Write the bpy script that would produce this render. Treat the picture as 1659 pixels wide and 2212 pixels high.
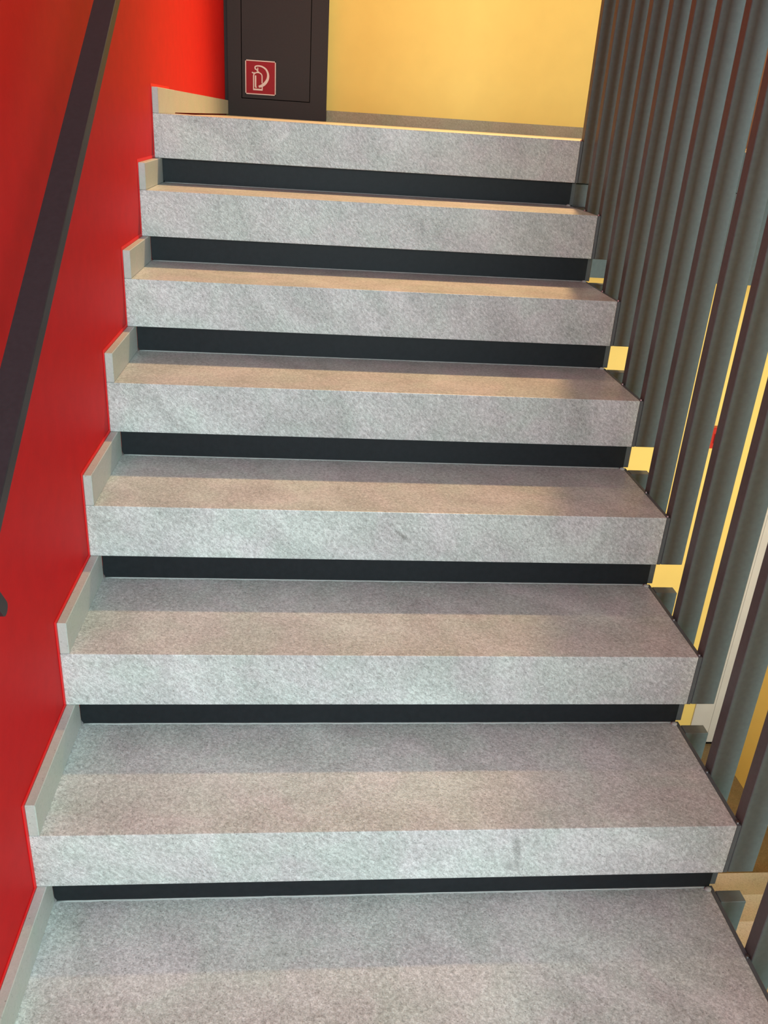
import bpy, bmesh, math, random
from mathutils import Vector, Matrix
random.seed(4)
for o in list(bpy.data.objects): bpy.data.objects.remove(o, do_unlink=True)
S = bpy.context.scene
COL = S.collection

# ---------------------------------------------------------------- camera
cam = bpy.data.cameras.new('camera'); camo = bpy.data.objects.new('camera', cam); COL.objects.link(camo)
camo.location = (0.41121, -0.77087, 0.01791)
camo.rotation_euler = (1.13811, -0.06009, -0.07853)
cam.sensor_fit = 'VERTICAL'; cam.sensor_height = 24.0; cam.lens = 1829.93 / 2212 * 24.0
cam.clip_start = 0.02
S.camera = camo

# ---------------------------------------------------------------- world, lamps, exposure
S.view_settings.view_transform = 'Standard'; S.view_settings.look = 'None'
S.view_settings.gamma = 1.0; S.view_settings.use_curve_mapping = False
S.view_settings.exposure = 0.0
w = bpy.data.worlds.new('daylight'); S.world = w; w.use_nodes = True
w.node_tree.nodes['Background'].inputs[0].default_value = (0.70, 0.90, 1.0, 1)
w.node_tree.nodes['Background'].inputs[1].default_value = 0.85

def area(name, loc, target, size, size_y, power, color):
    l = bpy.data.lights.new(name, 'AREA'); l.shape = 'RECTANGLE'; l.size = size; l.size_y = size_y
    l.energy = power; l.color = color
    o = bpy.data.objects.new(name, l); COL.objects.link(o); o.location = loc
    o.rotation_euler = (Vector(target) - Vector(loc)).to_track_quat('-Z', 'Y').to_euler()
    return o
area('window_daylight', (1.4, -2.75, 0.35), (0.8, 1.0, -0.8), 1.8, 1.6, 150, (0.70, 0.935, 0.985))
area('overhead_cool_fill', (1.1, -0.6, 4.0), (0.9, 0.2, -1), 1.6, 1.2, 30, (0.90, 0.93, 0.98))  # added cool fill from above to lift the treads, not a real skylight
sp = bpy.data.lights.new('landing_ceiling_lamp', 'SPOT'); sp.energy = 1230; sp.color = (1.0, 0.59, 0.26)
sp.spot_size = math.radians(45); sp.spot_blend = 1.0; sp.shadow_soft_size = .07
spo = bpy.data.objects.new('landing_ceiling_lamp', sp); COL.objects.link(spo); spo.location = (1.5, 3.2, 3.4)
spo.rotation_euler = (Vector((.85, 2.4, 0)) - spo.location).to_track_quat('-Z', 'Y').to_euler()
area('wall_washer_lamp', (1.35, 2.7, 2.6), (1.4, 3.9, 0.4), 1.6, 0.25, 50, (1.0, 0.80, 0.46))
area('lower_floor_lamp', (1.95, 1.0, -1.05), (2.0, 2.45, -2.0), 0.4, 0.4, 12, (1.0, 0.72, 0.52))

# ---------------------------------------------------------------- materials
def nodes(name):
    m = bpy.data.materials.new(name); m.use_nodes = True
    return m, m.node_tree, m.node_tree.nodes['Principled BSDF']
def paint(name, col, rough=0.5, spec=0.5, var=0.04, scale=60, bump=0.02, metal=0.0):
    m, t, b = nodes(name); N = t.nodes; L = t.links
    g = N.new('ShaderNodeNewGeometry')
    n = N.new('ShaderNodeTexNoise'); n.inputs['Scale'].default_value = scale; n.inputs['Detail'].default_value = 4
    L.new(g.outputs['Position'], n.inputs['Vector'])
    r = N.new('ShaderNodeMapRange'); r.inputs['To Min'].default_value = 1 - var; r.inputs['To Max'].default_value = 1 + var
    r.inputs['From Min'].default_value = .3; r.inputs['From Max'].default_value = .7
    L.new(n.outputs['Fac'], r.inputs['Value'])
    v = N.new('ShaderNodeVectorMath'); v.operation = 'SCALE'; v.inputs[0].default_value = col
    L.new(r.outputs[0], v.inputs['Scale']); L.new(v.outputs[0], b.inputs['Base Color'])
    b.inputs['Roughness'].default_value = rough; b.inputs['Specular IOR Level'].default_value = spec
    b.inputs['Metallic'].default_value = metal
    if bump:
        bp = N.new('ShaderNodeBump'); bp.inputs['Strength'].default_value = bump * 5; bp.inputs['Distance'].default_value = .001
        n2 = N.new('ShaderNodeTexNoise'); n2.inputs['Scale'].default_value = scale * 8
        L.new(g.outputs['Position'], n2.inputs['Vector'])
        L.new(n2.outputs['Fac'], bp.inputs['Height']); L.new(bp.outputs[0], b.inputs['Normal'])
    return m

def stone(name, dark, mid, light, offs=(0, 0, 0), rough=0.42, contrast=1.0, spots=(), warm=None):
    """honed granite: diagonal streaky grain, fine specks, cloudy tone"""
    m, t, b = nodes(name); N = t.nodes; L = t.links
    g = N.new('ShaderNodeNewGeometry')
    ad = N.new('ShaderNodeVectorMath'); ad.operation = 'ADD'; ad.inputs[1].default_value = offs
    L.new(g.outputs['Position'], ad.inputs[0])
    # frame with the long axis of the grain along X
    ax = Vector((0.62, -0.45, -0.64)).normalized(); ay = ax.cross(Vector((0, 1, 0.2))).normalized(); az = ax.cross(ay)
    comb = N.new('ShaderNodeCombineXYZ')
    for k, (a, s) in enumerate(((ax, 0.36), (ay, 1.0), (az, 1.0))):
        d = N.new('ShaderNodeVectorMath'); d.operation = 'DOT_PRODUCT'; d.inputs[1].default_value = a * s
        L.new(ad.outputs[0], d.inputs[0]); L.new(d.outputs['Value'], comb.inputs[k])
    def noise(sc, det=3, rg=.6, src=comb, dist=0):
        n = N.new('ShaderNodeTexNoise'); n.inputs['Scale'].default_value = sc; n.inputs['Detail'].default_value = det
        n.inputs['Roughness'].default_value = rg; n.inputs['Distortion'].default_value = dist
        L.new(src.outputs[0], n.inputs['Vector']); return n.outputs['Fac']
    def math_(op, a, bb=None, c=None):
        n = N.new('ShaderNodeMath'); n.operation = op
        for k, x in enumerate((a, bb, c)):
            if x is None: continue
            if isinstance(x, (int, float)): n.inputs[k].default_value = x
            else: L.new(x, n.inputs[k])
        return n.outputs[0]
    grain = noise(215, 3, .65, comb, .4)
    fine = noise(420, 2, .6, ad)
    cloud = noise(7, 4, .6, comb, .8)
    x = math_('MULTIPLY_ADD', grain, .62, math_('MULTIPLY', fine, .42))
    x = math_('MULTIPLY_ADD', cloud, .34, x)            # mean about .69
    x = math_('MULTIPLY_ADD', math_('SUBTRACT', x, .69), 2.45 * contrast, .5)
    cr = N.new('ShaderNodeValToRGB'); e = cr.color_ramp.elements
    e[0].position = .02; e[0].color = (*dark, 1); e[1].position = .98; e[1].color = (*light, 1)
    k = cr.color_ramp.elements.new(.5); k.color = (*mid, 1)
    L.new(x, cr.inputs[0]); out = cr.outputs[0]
    # mild drift between a greenish and a violet grey
    hue = N.new('ShaderNodeMix'); hue.data_type = 'RGBA'; hue.blend_type = 'MULTIPLY'; hue.inputs[0].default_value = 1
    tint = N.new('ShaderNodeValToRGB'); te = tint.color_ramp.elements
    te[0].position = .38; te[0].color = (.95, 1.0, .97, 1); te[1].position = .62; te[1].color = (1.02, .985, 1.0, 1)
    L.new(noise(10, 3, .5, ad, .5), tint.inputs[0])
    L.new(out, hue.inputs[6]); L.new(tint.outputs[0], hue.inputs[7]); out = hue.outputs[2]
    # fine dark mica specks
    vor = N.new('ShaderNodeTexVoronoi'); vor.inputs['Scale'].default_value = 150; L.new(ad.outputs[0], vor.inputs['Vector'])
    sp = math_('LESS_THAN', vor.outputs['Distance'], .19)
    sp = math_('MULTIPLY', sp, math_('GREATER_THAN', noise(60, 1, .5, ad), .54))
    sp = math_('MULTIPLY', sp, .5)
    mx = N.new('ShaderNodeMix'); mx.data_type = 'RGBA'; L.new(sp, mx.inputs[0]); L.new(out, mx.inputs[6])
    mx.inputs[7].default_value = (dark[0] * .5, dark[1] * .5, dark[2] * .5, 1); out = mx.outputs[2]
    # individual stains: (centre, direction, half length, half width, strength)
    for c, dv, hl, hw, st in spots:
        dv = Vector(dv).normalized(); pv = Vector((-dv.z, 0, dv.x))
        s0 = N.new('ShaderNodeVectorMath'); s0.operation = 'SUBTRACT'; s0.inputs[1].default_value = c
        L.new(g.outputs['Position'], s0.inputs[0])
        a = N.new('ShaderNodeVectorMath'); a.operation = 'DOT_PRODUCT'; a.inputs[1].default_value = dv / hl; L.new(s0.outputs[0], a.inputs[0])
        c2 = N.new('ShaderNodeVectorMath'); c2.operation = 'DOT_PRODUCT'; c2.inputs[1].default_value = pv / hw; L.new(s0.outputs[0], c2.inputs[0])
        r2 = math_('ADD', math_('MULTIPLY', a.outputs['Value'], a.outputs['Value']), math_('MULTIPLY', c2.outputs['Value'], c2.outputs['Value']))
        r2 = math_('ADD', r2, math_('MULTIPLY', math_('SUBTRACT', fine, .5), 1.2))
        k = math_('MULTIPLY', math_('SUBTRACT', 1.0, math_('MINIMUM', math_('MAXIMUM', r2, 0.0), 1.0)), st)
        mm = N.new('ShaderNodeMix'); mm.data_type = 'RGBA'; mm.blend_type = 'MIX'; L.new(k, mm.inputs[0]); L.new(out, mm.inputs[6])
        mm.inputs[7].default_value = (.10, .10, .085, 1); out = mm.outputs[2]
    L.new(out, b.inputs['Base Color'])
    rr = N.new('ShaderNodeMapRange'); rr.inputs['To Min'].default_value = rough + .08; rr.inputs['To Max'].default_value = rough - .05
    L.new(x, rr.inputs['Value']); L.new(rr.outputs[0], b.inputs['Roughness'])
    bp = N.new('ShaderNodeBump'); bp.inputs['Strength'].default_value = .28; bp.inputs['Distance'].default_value = .0012
    L.new(x, bp.inputs['Height']); L.new(bp.outputs[0], b.inputs['Normal'])
    return m

GR = dict(dark=(.27, .27, .255), mid=(.485, .492, .475), light=(.76, .775, .75))
M_skirt = stone('granite_skirting', (.36, .37, .34), (.44, .455, .42), (.52, .53, .50), (3, 1, 2), .45, .5)
M_floorst = stone('granite_floor', (.28, .27, .22), (.42, .40, .34), (.56, .54, .47), (7, 1, 5), .35, .7)
M_base = stone('granite_baseboard', (.22, .19, .13), (.33, .29, .21), (.45, .41, .31), (9, 1, 5), .5, .8)
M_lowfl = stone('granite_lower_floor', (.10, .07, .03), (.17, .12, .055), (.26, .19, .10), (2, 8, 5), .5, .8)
M_red = paint('red_wall_paint', (.54, .0065, .008), .6, .14, .05, 25, .03)
M_redline = paint('bright_red_strip', (.80, .004, .006), .5, .3, .03, 60, 0)
M_taupe = paint('taupe_wall_paint', (.26, .15, .13), .6, .3, .03, 20, .02)
M_yellow = paint('yellow_wall_paint', (.88, .68, .20), .6, .3, .02, 10, .02)
M_white = paint('white_ceiling_paint', (.78, .77, .73), .8, .2, .02, 10, 0)
M_pillar = paint('light_grey_pillar_paint', (.62, .62, .58), .6, .3, .03, 12, .01)
M_fin = paint('grey_green_steel_paint', (.102, .128, .124), .44, .4, .08, 120, .02)
M_plate = paint('dark_grey_steel_paint', (.085, .095, .10), .4, .5, .08, 120, .02)
M_riser = paint('black_riser_paint', (.010, .012, .014), .5, .25, .15, 90, .03)
M_rail = paint('dark_rail_paint', (.026, .021, .024), .45, .3, .1, 140, .02)
M_cab = paint('anthracite_cabinet_paint', (.032, .024, .023), .5, .25, .06, 120, .015)
M_gap = paint('black_gap', (.004, .004, .004), .8, .1, .0, 10, 0)
M_seal = paint('pale_grey_sealant', (.40, .41, .39), .6, .3, .08, 100, 0)
M_signred = paint('sign_red', (.34, .006, .012), .45, .2, .03, 60, 0)
M_signwhite = paint('sign_white', (.80, .62, .56), .4, .5, .02, 60, 0)
M_bolt = paint('steel_bolt', (.35, .33, .32), .3, .5, .05, 200, 0, 1.0)
M_boxred = paint('alarm_red', (.50, .02, .015), .4, .5, .04, 60, 0)
M_tan = paint('tan_plate', (.30, .17, .07), .5, .4, .04, 60, 0)

# ---------------------------------------------------------------- helpers
def box(bm, a, b):
    (x0, y0, z0), (x1, y1, z1) = a, b
    v = [bm.verts.new(c) for c in ((x0,y0,z0),(x1,y0,z0),(x1,y1,z0),(x0,y1,z0),(x0,y0,z1),(x1,y0,z1),(x1,y1,z1),(x0,y1,z1))]
    for f in ((0,3,2,1),(4,5,6,7),(0,1,5,4),(1,2,6,5),(2,3,7,6),(3,0,4,7)): bm.faces.new([v[i] for i in f])
def obj(name, bm, mats, parent=None, bevel=0.0, seg=1, loc=(0, 0, 0), smooth=False):
    if bevel:
        bmesh.ops.bevel(bm, geom=list(bm.edges), offset=bevel, segments=seg, profile=.6, affect='EDGES')
    bmesh.ops.recalc_face_normals(bm, faces=bm.faces)
    me = bpy.data.meshes.new(name); bm.to_mesh(me); bm.free()
    for m in (mats if isinstance(mats, (list, tuple)) else [mats]): me.materials.append(m)
    if smooth:
        for p in me.polygons: p.use_smooth = True
    o = bpy.data.objects.new(name, me); COL.objects.link(o); o.location = loc
    if parent: o.parent = parent
    return o
def bx(name, a, b, m, parent=None, bevel=0.0, seg=1):
    """box in world coordinates; its origin sits at the lower corner, relative to the parent empty"""
    bm = bmesh.new(); base = Vector(parent.location) if parent else Vector((0, 0, 0))
    box(bm, Vector(a) - base, Vector(b) - base)
    return obj(name, bm, m, parent, bevel, seg)
def prism(bm, pts, axis, lo, hi):
    """extrude polygon pts along axis (0 or 1)"""
    def P(p, t): return (t, p[0], p[1]) if axis == 0 else (p[0], t, p[1])
    a = [bm.verts.new(P(p, lo)) for p in pts]; b = [bm.verts.new(P(p, hi)) for p in pts]
    bm.faces.new(a); bm.faces.new(b[::-1]); n = len(pts)
    for i in range(n): bm.faces.new((a[i], b[i], b[(i+1) % n], a[(i+1) % n]))
def thing(name, loc, label, cat, group=None):
    o = bpy.data.objects.new(name, None); COL.objects.link(o); o.location = loc; o.empty_display_size = .05
    o['label'] = label; o['category'] = cat
    if group: o['group'] = group
    return o
def tag(o, label, cat, group=None):
    o['label'] = label; o['category'] = cat
    if group: o['group'] = group
    return o
def struct(name, a, b, m, label=None):
    o = bx(name, a, b, m); o['kind'] = 'structure'
    if label: o['label'] = label
    return o

# ---------------------------------------------------------------- dimensions
G, H, W, T = 0.24475, 0.17, 1.1501, 0.1076       # going, rise, width, stone thickness
NL = 7                                            # index of the landing step, its top at z = 0
def nz(i): return (i - NL) * H
def ny(i): return i * G
CEIL, YB, XR, ZLOW = 4.1, 3.87, 2.5, -2.72

# ---------------------------------------------------------------- setting
struct('wall_left', (-.15, -3.4, ZLOW), (0, YB + .15, CEIL), M_red, 'glossy red painted wall along the left of the stair')
struct('wall_back', (-.0, YB, -.37), (XR, YB + .15, CEIL), M_yellow, 'warm yellow wall behind the upper landing')
struct('wall_back.001', (0, 2.46, ZLOW), (XR, 2.62, -.371), M_yellow, 'yellow wall of the floor below seen between the slats')
struct('wall_right', (XR, -3.4, 0.0), (XR + .15, YB + .15, CEIL), M_taupe, 'dull brown wall beyond the slats on the right')
struct('wall_right.001', (XR, -3.4, ZLOW), (XR + .15, YB + .15, 0), M_yellow, 'yellow side wall of the lower flight')
struct('ceiling', (-.15, -3.4, CEIL), (XR + .15, YB + .15, CEIL + .15), M_white, 'white ceiling above the stairwell')
struct('floor', (0.0, ny(7) + .30, -.10), (XR, YB, -.003), M_floorst, 'honed stone floor of the upper landing')
struct('floor.001', (0, 1.26, ZLOW - .12), (XR, 2.459, ZLOW), M_lowfl, 'brown stone floor at the bottom, seen between the slats')
struct('floor.002', (0, -2.9, -1.53 - .16), (XR, -.47, -1.53), M_floorst, 'stone landing at the foot of the stair')
struct('trim_1', (1.16, 1.745, -.367), (XR, 1.80, -.112), M_fin, 'grey steel edge beam under the landing')
struct('trim_2', (1.16, 1.745, -.110), (XR, ny(7) + .30, -.003), M_fin, 'grey steel landing edge beyond the slats')
struct('trim_3', (0, 1.81, -.37), (XR, YB, -.102), M_white, 'landing slab underside')
struct('baseboard_left', (0, ny(7) + .302, .003), (.0155, 3.80, .062), M_skirt, 'stone baseboard on the red wall of the landing')
o = struct('baseboard_back', (.489, YB - .016, -.003), (XR, YB, .047), M_base, 'brown stone baseboard under the yellow wall')

# ---------------------------------------------------------------- the steps of the flight
ordn = {0: 'wide stone tread at the bottom of the photo, front edge out of frame',
        1: 'lowest step with its front edge in view, small damp stain on right of face',
        2: 'second front face from the bottom of the photo, plain grey granite step',
        3: 'third front face from the bottom, granite step with a short dark scratch mid face',
        4: 'fourth granite front face from the bottom, with a plain unmarked face',
        5: 'third granite step below the landing, tread lit tan in front',
        6: 'second granite face below the landing top, narrow orange-lit tread',
        7: 'topmost granite step, its tread is the landing edge before the yellow wall'}
ordn[6] = 'granite step directly below the topmost one, with a narrow orange-lit tread'
ordn[5] = 'granite step two below the topmost one, tan-lit tread front'
spots = {3: [((.611, ny(3), -.731), (.75, 0, -.62), .026, .0045, .55)],
         1: [((.778, ny(1), -1.062), (.15, 0, -1), .034, .008, .45), ((.775, ny(1), -1.100), (1, 0, .1), .022, .014, .3)],
         6: [((.70, ny(6), -.225), (.2, 0, -1), .03, .007, .3)]}
for i in range(-1, 8):
    y0, z = ny(i), nz(i)
    lab = ordn.get(i, 'granite step nearest the viewer, below the photo edge')
    st = thing('stair_step', (0, y0, z - T), lab, 'step', 'granite steps of the flight')
    mat = stone('granite_step', GR['dark'], GR['mid'], GR['light'], (i * 1.37, i * 2.11, i * .73), .31, 1.0, spots.get(i, ()))
    back = y0 + G + .075 if i < 7 else y0 + .30
    bx('stone_tread', (0.0005, y0, z - T), (W, back, z), mat, st, .0016, 2)
    # skirting piece standing on the tread against the red wall
    sk_h = H - T
    yb = y0 + G + .024 if i < 7 else y0 + .30
    bx('stone_skirting', (0.0005, y0 + .0003, z + .0002), (.0165, yb, z + sk_h - .0004), M_skirt, st, .0012, 1)
    # thin bright red strip on the wall along the skirting edge
    bm = bmesh.new(); e = .0085
    P = [(-e, -T + .007), (0, -T + .007), (0, sk_h), (yb - y0 if i == 7 else G, sk_h), (yb - y0 if i == 7 else G, sk_h + e * .8), (-e, sk_h + e * .8)]
    prism(bm, [(p[0], p[1] + T) for p in P], 0, .0002, .0012)
    obj('wall_strip', bm, M_redline, st)
    if i < 7:
        # recessed dark riser panel with a rounded lower left corner
        r = .010; zz0, zz1 = T + .0005, T + sk_h - .0005; x0, x1 = .0168, W
        pts = [(x0 + r - r * math.cos(a), zz0 + r - r * math.sin(a)) for a in [math.pi / 2 * k / 6 for k in range(7)]][::-1]
        pts = [(x0, zz1)] + [(x0 + r - r * math.cos(math.pi / 2 * k / 6), zz0 + r - r * math.sin(math.pi / 2 * k / 6)) for k in range(7)] + [(x1, zz0), (x1, zz1)]
        bm = bmesh.new(); prism(bm, pts, 1, G + .0248, G + .034)
        obj('riser_panel', bm, M_riser, st)
        bx('riser_backing', (.0168, y0 + G + .036, z + .001), (W, y0 + G + .044, z + sk_h - .001), M_riser, st)
        bm = bmesh.new()
        n = 60; prev = None
        vs = []
        for k in range(n + 1):
            x = .020 + (W - .022) * k / n; d = .0022 + random.uniform(-.0007, .0009)
            vs.append([bm.verts.new((x, G + .0255, T + .0022)), bm.verts.new((x, G + .0248 - d, T + .0003)), bm.verts.new((x, G + .0255, T + .0003))])
        for a, b_ in zip(vs, vs[1:]):
            for q in range(3): bm.faces.new((a[q], a[(q+1) % 3], b_[(q+1) % 3], b_[q]))
        bm.faces.new(vs[0]); bm.faces.new(vs[-1][::-1])
        # small lump where the bead ends at the right
        bmesh.ops.create_icosphere(bm, subdivisions=2, radius=.0055, matrix=Matrix.Translation((W - .004, G + .020, T + .0005)) @ Matrix.Diagonal((1.2, 1, .7, 1)))
        obj('riser_sealant', bm, M_seal, st, smooth=True)
        # steel cheek behind the riser, joining this side plate to the next
        bx('riser_cheek', (W + .0012, y0 + G + .030, z + .0005), (W + .014, y0 + G + .052, z + sk_h - .002), M_plate, st, .0008)
    # steel side plate
    ye = y0 + G + .0285 if i < 7 else y0 + .10
    bx('side_plate', (W + .0003, y0 + .0003, z - T), (W + .0078, ye, z - .0005), M_plate, st, .0006)
    for q in (0, 1):
        if i == 7 and q: continue
        yq = y0 + q * G / 2 + .008
        bm = bmesh.new()
        bmesh.ops.create_cone(bm, cap_ends=True, segments=8, radius1=.0034, radius2=.0028, depth=.003, matrix=Matrix.Translation((W + .0045, yq - y0, T + .001)))
        obj('bolt', bm, M_bolt, st)

# ---------------------------------------------------------------- the slat screen
scr = thing('slat_screen', (1.18, 0, -1.53), 'screen of tall grey-green steel slats rising along the right of the stair', 'balustrade')
X0, X1 = W + .0088, W + .0550
bars = {}
for k in range(-6, 15):
    i = k // 2
    zb = nz(i) - T
    key = round(CEIL - zb, 4)
    o = None
    bm = bmesh.new(); box(bm, (0, 0, 0), (X1 - X0, .026, CEIL - zb - .001))
    s = obj('slat', bm, M_fin, scr, .0012, 1, loc=Vector((X0, k * G / 2 + .0004, zb)) - scr.location)
for i in range(0, 7):
    z = nz(i); y = ny(i + 1) - .0075
    bx('stub_slat', (X0, y, z - T), (X1, y + .025, z - .0005), M_fin, scr, .001)

# ---------------------------------------------------------------- handrail
SL = H / G
def rz(y): return (y - ny(7)) * SL + .772        # height of the rail's top face
rail = thing('handrail', (.078, 0, rz(0)), 'dark flat steel handrail sloping up across the red wall', 'handrail')
def sweep(bm, path, hw, th):
    """flat bar along a path in the y-z plane; path gives the top face"""
    rings = []
    for k, (y, z) in enumerate(path):
        a = path[max(0, k - 1)]; b = path[min(len(path) - 1, k + 1)]
        t = Vector((0, b[0] - a[0], b[1] - a[1])).normalized(); n = Vector((0, -t.z, t.y))
        c = Vector((0, y, z))
        ring = []
        for dx, dn in ((-hw, 0), (-hw + .001, .0), (hw - .001, 0), (hw, -.001), (hw, -th + .001), (hw - .001, -th), (-hw + .001, -th), (-hw, -th + .001)):
            ring.append(bm.verts.new(c + Vector((dx, 0, 0)) + n * dn))
        rings.append(ring)
    m = len(rings[0])
    for a, b in zip(rings, rings[1:]):
        for q in range(m): bm.faces.new((a[q], a[(q+1) % m], b[(q+1) % m], b[q]))
    bm.faces.new(rings[0]); bm.faces.new(rings[-1][::-1])
bm = bmesh.new()
dv = Vector((SL, -1)).normalized(); tip = Vector((.0535, -.4846)); a0 = tip - dv * .0885
sweep(bm, [(a0.x, rz(a0.x) - rz(0)), (.6, rz(.6) - rz(0)), (1.78, rz(1.78) - rz(0))], .017, .0195)
obj('rail_bar', bm, M_rail, rail)
# lower end: the bar turns square down from the rail
bm = bmesh.new()
nv = Vector((-dv.y, dv.x)) * -1; th = .0175; rr = .008
pts = [tip - dv * .0885, tip - dv * rr]
for k in range(1, 7):
    a = math.pi / 2 * k / 6; pts.append(tip - dv * rr + nv * rr + dv * rr * math.sin(a) - nv * rr * math.cos(a))
for k in range(0, 7):
    a = math.pi / 2 * k / 6; pts.append(tip - dv * rr + nv * (th - rr) + dv * rr * math.cos(a) + nv * rr * math.sin(a))
pts.append(tip - dv * .0885 + nv * th)
prism(bm, [(q.x, q.y - rz(0)) for q in pts], 0, -.017, .017)
obj('end_return', bm, M_rail, rail)
for yb in (1.55,):
    bm = bmesh.new(); zc = rz(yb) - .035 - rz(0)
    box(bm, (-.077, yb - .008, zc - .012), (.004, yb + .008, zc + .0)); box(bm, (-.0775, yb - .03, zc - .04), (-.073, yb + .03, zc + .03)); box(bm, (-.008, yb - .008, zc - .005), (.008, yb + .008, zc + .017))
    obj('wall_bracket', bm, M_rail, rail)

# ---------------------------------------------------------------- fire extinguisher cabinet
YC = 3.80
cab = thing('extinguisher_cabinet', (.247, YC, 0), 'tall anthracite cabinet in the corner beyond the landing, with a red sign', 'cabinet')
cx0, cx1, cz1 = .0165, .487, 1.9
dx0, dx1, dz0, dz1 = .081, .405, .077, 1.75
bm = bmesh.new()
B = lambda a, b: box(bm, Vector(a) - cab.location, Vector(b) - cab.location)
B((cx0, YC, -.002), (dx0 - .002, YB, cz1)); B((dx1 + .002, YC, -.002), (cx1, YB, cz1))
B((dx0 - .002, YC, -.002), (dx1 + .002, YB, dz0 - .002)); B((dx0 - .002, YC, dz1 + .002), (dx1 + .002, YB, cz1))
obj('cabinet_frame', bm, M_cab, cab)
bx('recess', (dx0 - .002, YC + .015, dz0 - .002), (dx1 + .002, YB, dz1 + .002), M_gap, cab)
door = bx('cabinet_door', (dx0 + .001, YC + .0005, dz0 + .001), (dx1 - .001, YC + .014, dz1 - .001), M_cab, cab, .0008)
bx('corner_filler', (.0005, YC + .012, .0625), (cx0, YB, cz1), M_cab, cab)

sx0, sx1, sz0, sz1 = .098, .242, .095, .241
sign = bx('sign', (sx0, YC - .0012, sz0), (sx1, YC + .0004, sz1), M_signred, cab)
sign['label'] = 'small red fire extinguisher sign with white pictogram'
def P2(u, v): return (sx0 + u * (sx1 - sx0) - cab.location.x, sz1 - v * (sz1 - sz0))
def ribbon(bm, pts, wd, closed=False, y=-.0018, th=.0007):
    """flat band following pts (u, v), widths per point as a fraction of the sign"""
    Q = [Vector(P2(*p)) for p in pts]; n = len(Q); rows = []
    for k in range(n):
        a = Q[(k - 1) % n] if closed else Q[max(0, k - 1)]; b = Q[(k + 1) % n] if closed else Q[min(n - 1, k + 1)]
        t = (b - a).normalized(); nn = Vector((-t.y, t.x)) * (wd[k] if isinstance(wd, list) else wd) * (sx1 - sx0) / 2
        rows.append([bm.verts.new((Q[k].x + s * nn.x, yy, Q[k].y + s * nn.y)) for s, yy in ((-1, y), (1, y), (1, y + th), (-1, y + th))])
    rng = range(n) if closed else range(n - 1)
    for k in rng:
        a, b = rows[k], rows[(k + 1) % n]
        for q in range(4): bm.faces.new((a[q], a[(q+1) % 4], b[(q+1) % 4], b[q]))
    if not closed: bm.faces.new(rows[0]); bm.faces.new(rows[-1][::-1])
def smoothpts(pts, n=6):
    out = []
    for k in range(len(pts) - 1):
        p0, p1, p2, p3 = pts[max(0, k-1)], pts[k], pts[k+1], pts[min(len(pts)-1, k+2)]
        for j in range(n):
            t = j / n
            out.append(tuple(.5 * ((2*p1[c]) + (-p0[c]+p2[c])*t + (2*p0[c]-5*p1[c]+4*p2[c]-p3[c])*t*t + (-p0[c]+3*p1[c]-3*p2[c]+p3[c])*t**3) for c in range(len(p1))))
    out.append(pts[-1]); return out
bm = bmesh.new()
for a, b in (((0, .015), (1, .015)), ((0, .985), (1, .985)), ((.015, 0), (.015, 1)), ((.985, 0), (.985, 1))): ribbon(bm, [a, b], .03)
obj('sign_border', bm, M_signwhite, cab)
bm = bmesh.new()
arch = [(.27, .45)] + [(.41 - .14 * math.cos(math.pi * k / 8), .45 - .10 * math.sin(math.pi * k / 8)) for k in range(1, 8)] + [(.55, .45)]
ribbon(bm, [(.27, .865)] + arch + [(.55, .66)], .034)
ribbon(bm, [(.255, .85), (.565, .85)], .05, y=-.0019)
ribbon(bm, [(.555, .76), (.555, .86)], .034, y=-.0020)
ribbon(bm, [(.335, .44), (.335, .76), (.36, .80)], .05, y=-.0017)
ribbon(bm, [(.41, .355), (.41, .21)], .03, y=-.0021)
ribbon(bm, [(.37, .30), (.46, .34)], .022, y=-.0022)
ribbon(bm, [(.22, .35), (.255, .375), (.31, .365)], .035, y=-.0021)
obj('cylinder_symbol', bm, M_signwhite, cab)
bm = bmesh.new()
hs = smoothpts([(.40, .275, .03), (.33, .25, .04), (.33, .185, .04), (.42, .16, .04), (.55, .175, .045), (.68, .25, .055), (.745, .38, .065), (.735, .52, .08), (.66, .64, .09), (.56, .72, .085), (.44, .765, .06)])
ribbon(bm, [(a, b) for a, b, c in hs], [c for a, b, c in hs], y=-.0023)
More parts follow.
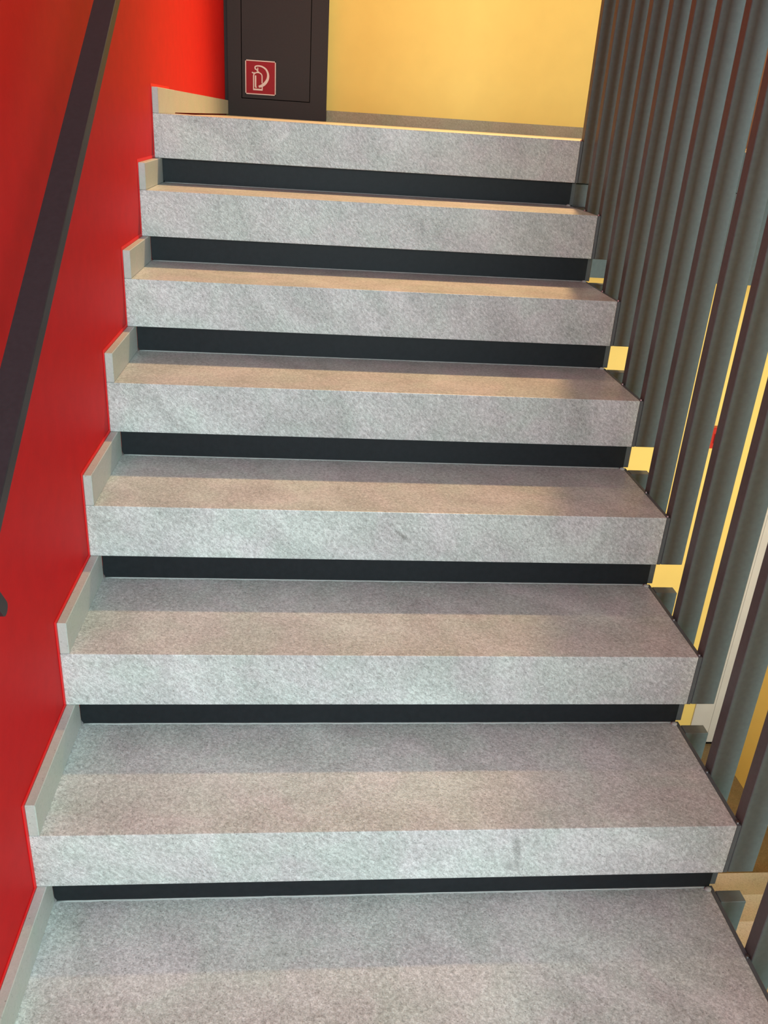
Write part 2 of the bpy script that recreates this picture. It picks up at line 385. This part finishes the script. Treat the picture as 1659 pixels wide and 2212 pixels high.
obj('hose_symbol', bm, M_signwhite, cab)

# ---------------------------------------------------------------- floor below, seen through the slats
low_l = ['lowest stone step of the descending flight seen behind the slats, lower right',
         'second-lowest stone step of the descending flight behind the slats',
         'third-lowest stone step of the descending flight behind the slats',
         'fourth-lowest stone step of the descending flight behind the slats',
         'fifth-lowest stone step of the descending flight, hidden by slats',
         'sixth-lowest stone step of the descending flight, hidden by slats',
         'top stone step of the descending flight, hidden by slats']
for k in range(7):
    zt = -2.55 + .17 * k; yn = 1.505 - .2448 * k
    m2 = stone('granite_lower_step', (.24, .22, .17), (.40, .375, .30), (.50, .46, .36), (k * 2.3, 5, k), .5, .8)
    st = thing('lower_stair_step', (1.85, yn - .28, zt - .17), low_l[k], 'step', 'stone steps of the descending flight')
    bx('stone_tread', (1.24, yn - .28, zt - T), (XR - .0005, yn, zt), m2, st, .002, 1)
    bx('riser_panel', (1.24, yn - .04, zt - .17 + .001), (XR - .0005, yn - .03, zt - T - .0005), M_riser, st)
tagp = thing('pillar', (2.42, 2.5, ZLOW), 'light grey panelled pillar face on the floor below, between the yellow walls', 'pillar')
bx('pillar_shaft', (2.35, 2.45, ZLOW + .012), (2.448, 2.4595, -.372), M_pillar, tagp, .002)
bx('pillar_shaft', (2.4495, 2.4515, ZLOW + .012), (2.4995, 2.4595, -.372), M_pillar, tagp, .001)
bx('shadow_joint', (2.352, 2.453, ZLOW + .0), (2.499, 2.4595, ZLOW + .012), M_gap, tagp)
rb = thing('fire_alarm_box', (2.13, 2.46, -1.14), 'small red box on the yellow wall glimpsed between two slats', 'alarm box')
bx('box_body', (2.085, 2.425, -1.14), (2.175, 2.4595, -1.05), M_boxred, rb, .003)
bx('box_cover', (2.105, 2.420, -1.115), (2.155, 2.4245, -1.075), M_signred, rb)
sb = thing('wall_plate', (2.2, 2.46, -1.55), 'small brown plate on the yellow wall below the red box', 'plate')
bx('plate_body', (2.158, 2.448, -1.56), (2.235, 2.4595, -1.41), M_tan, sb, .002)
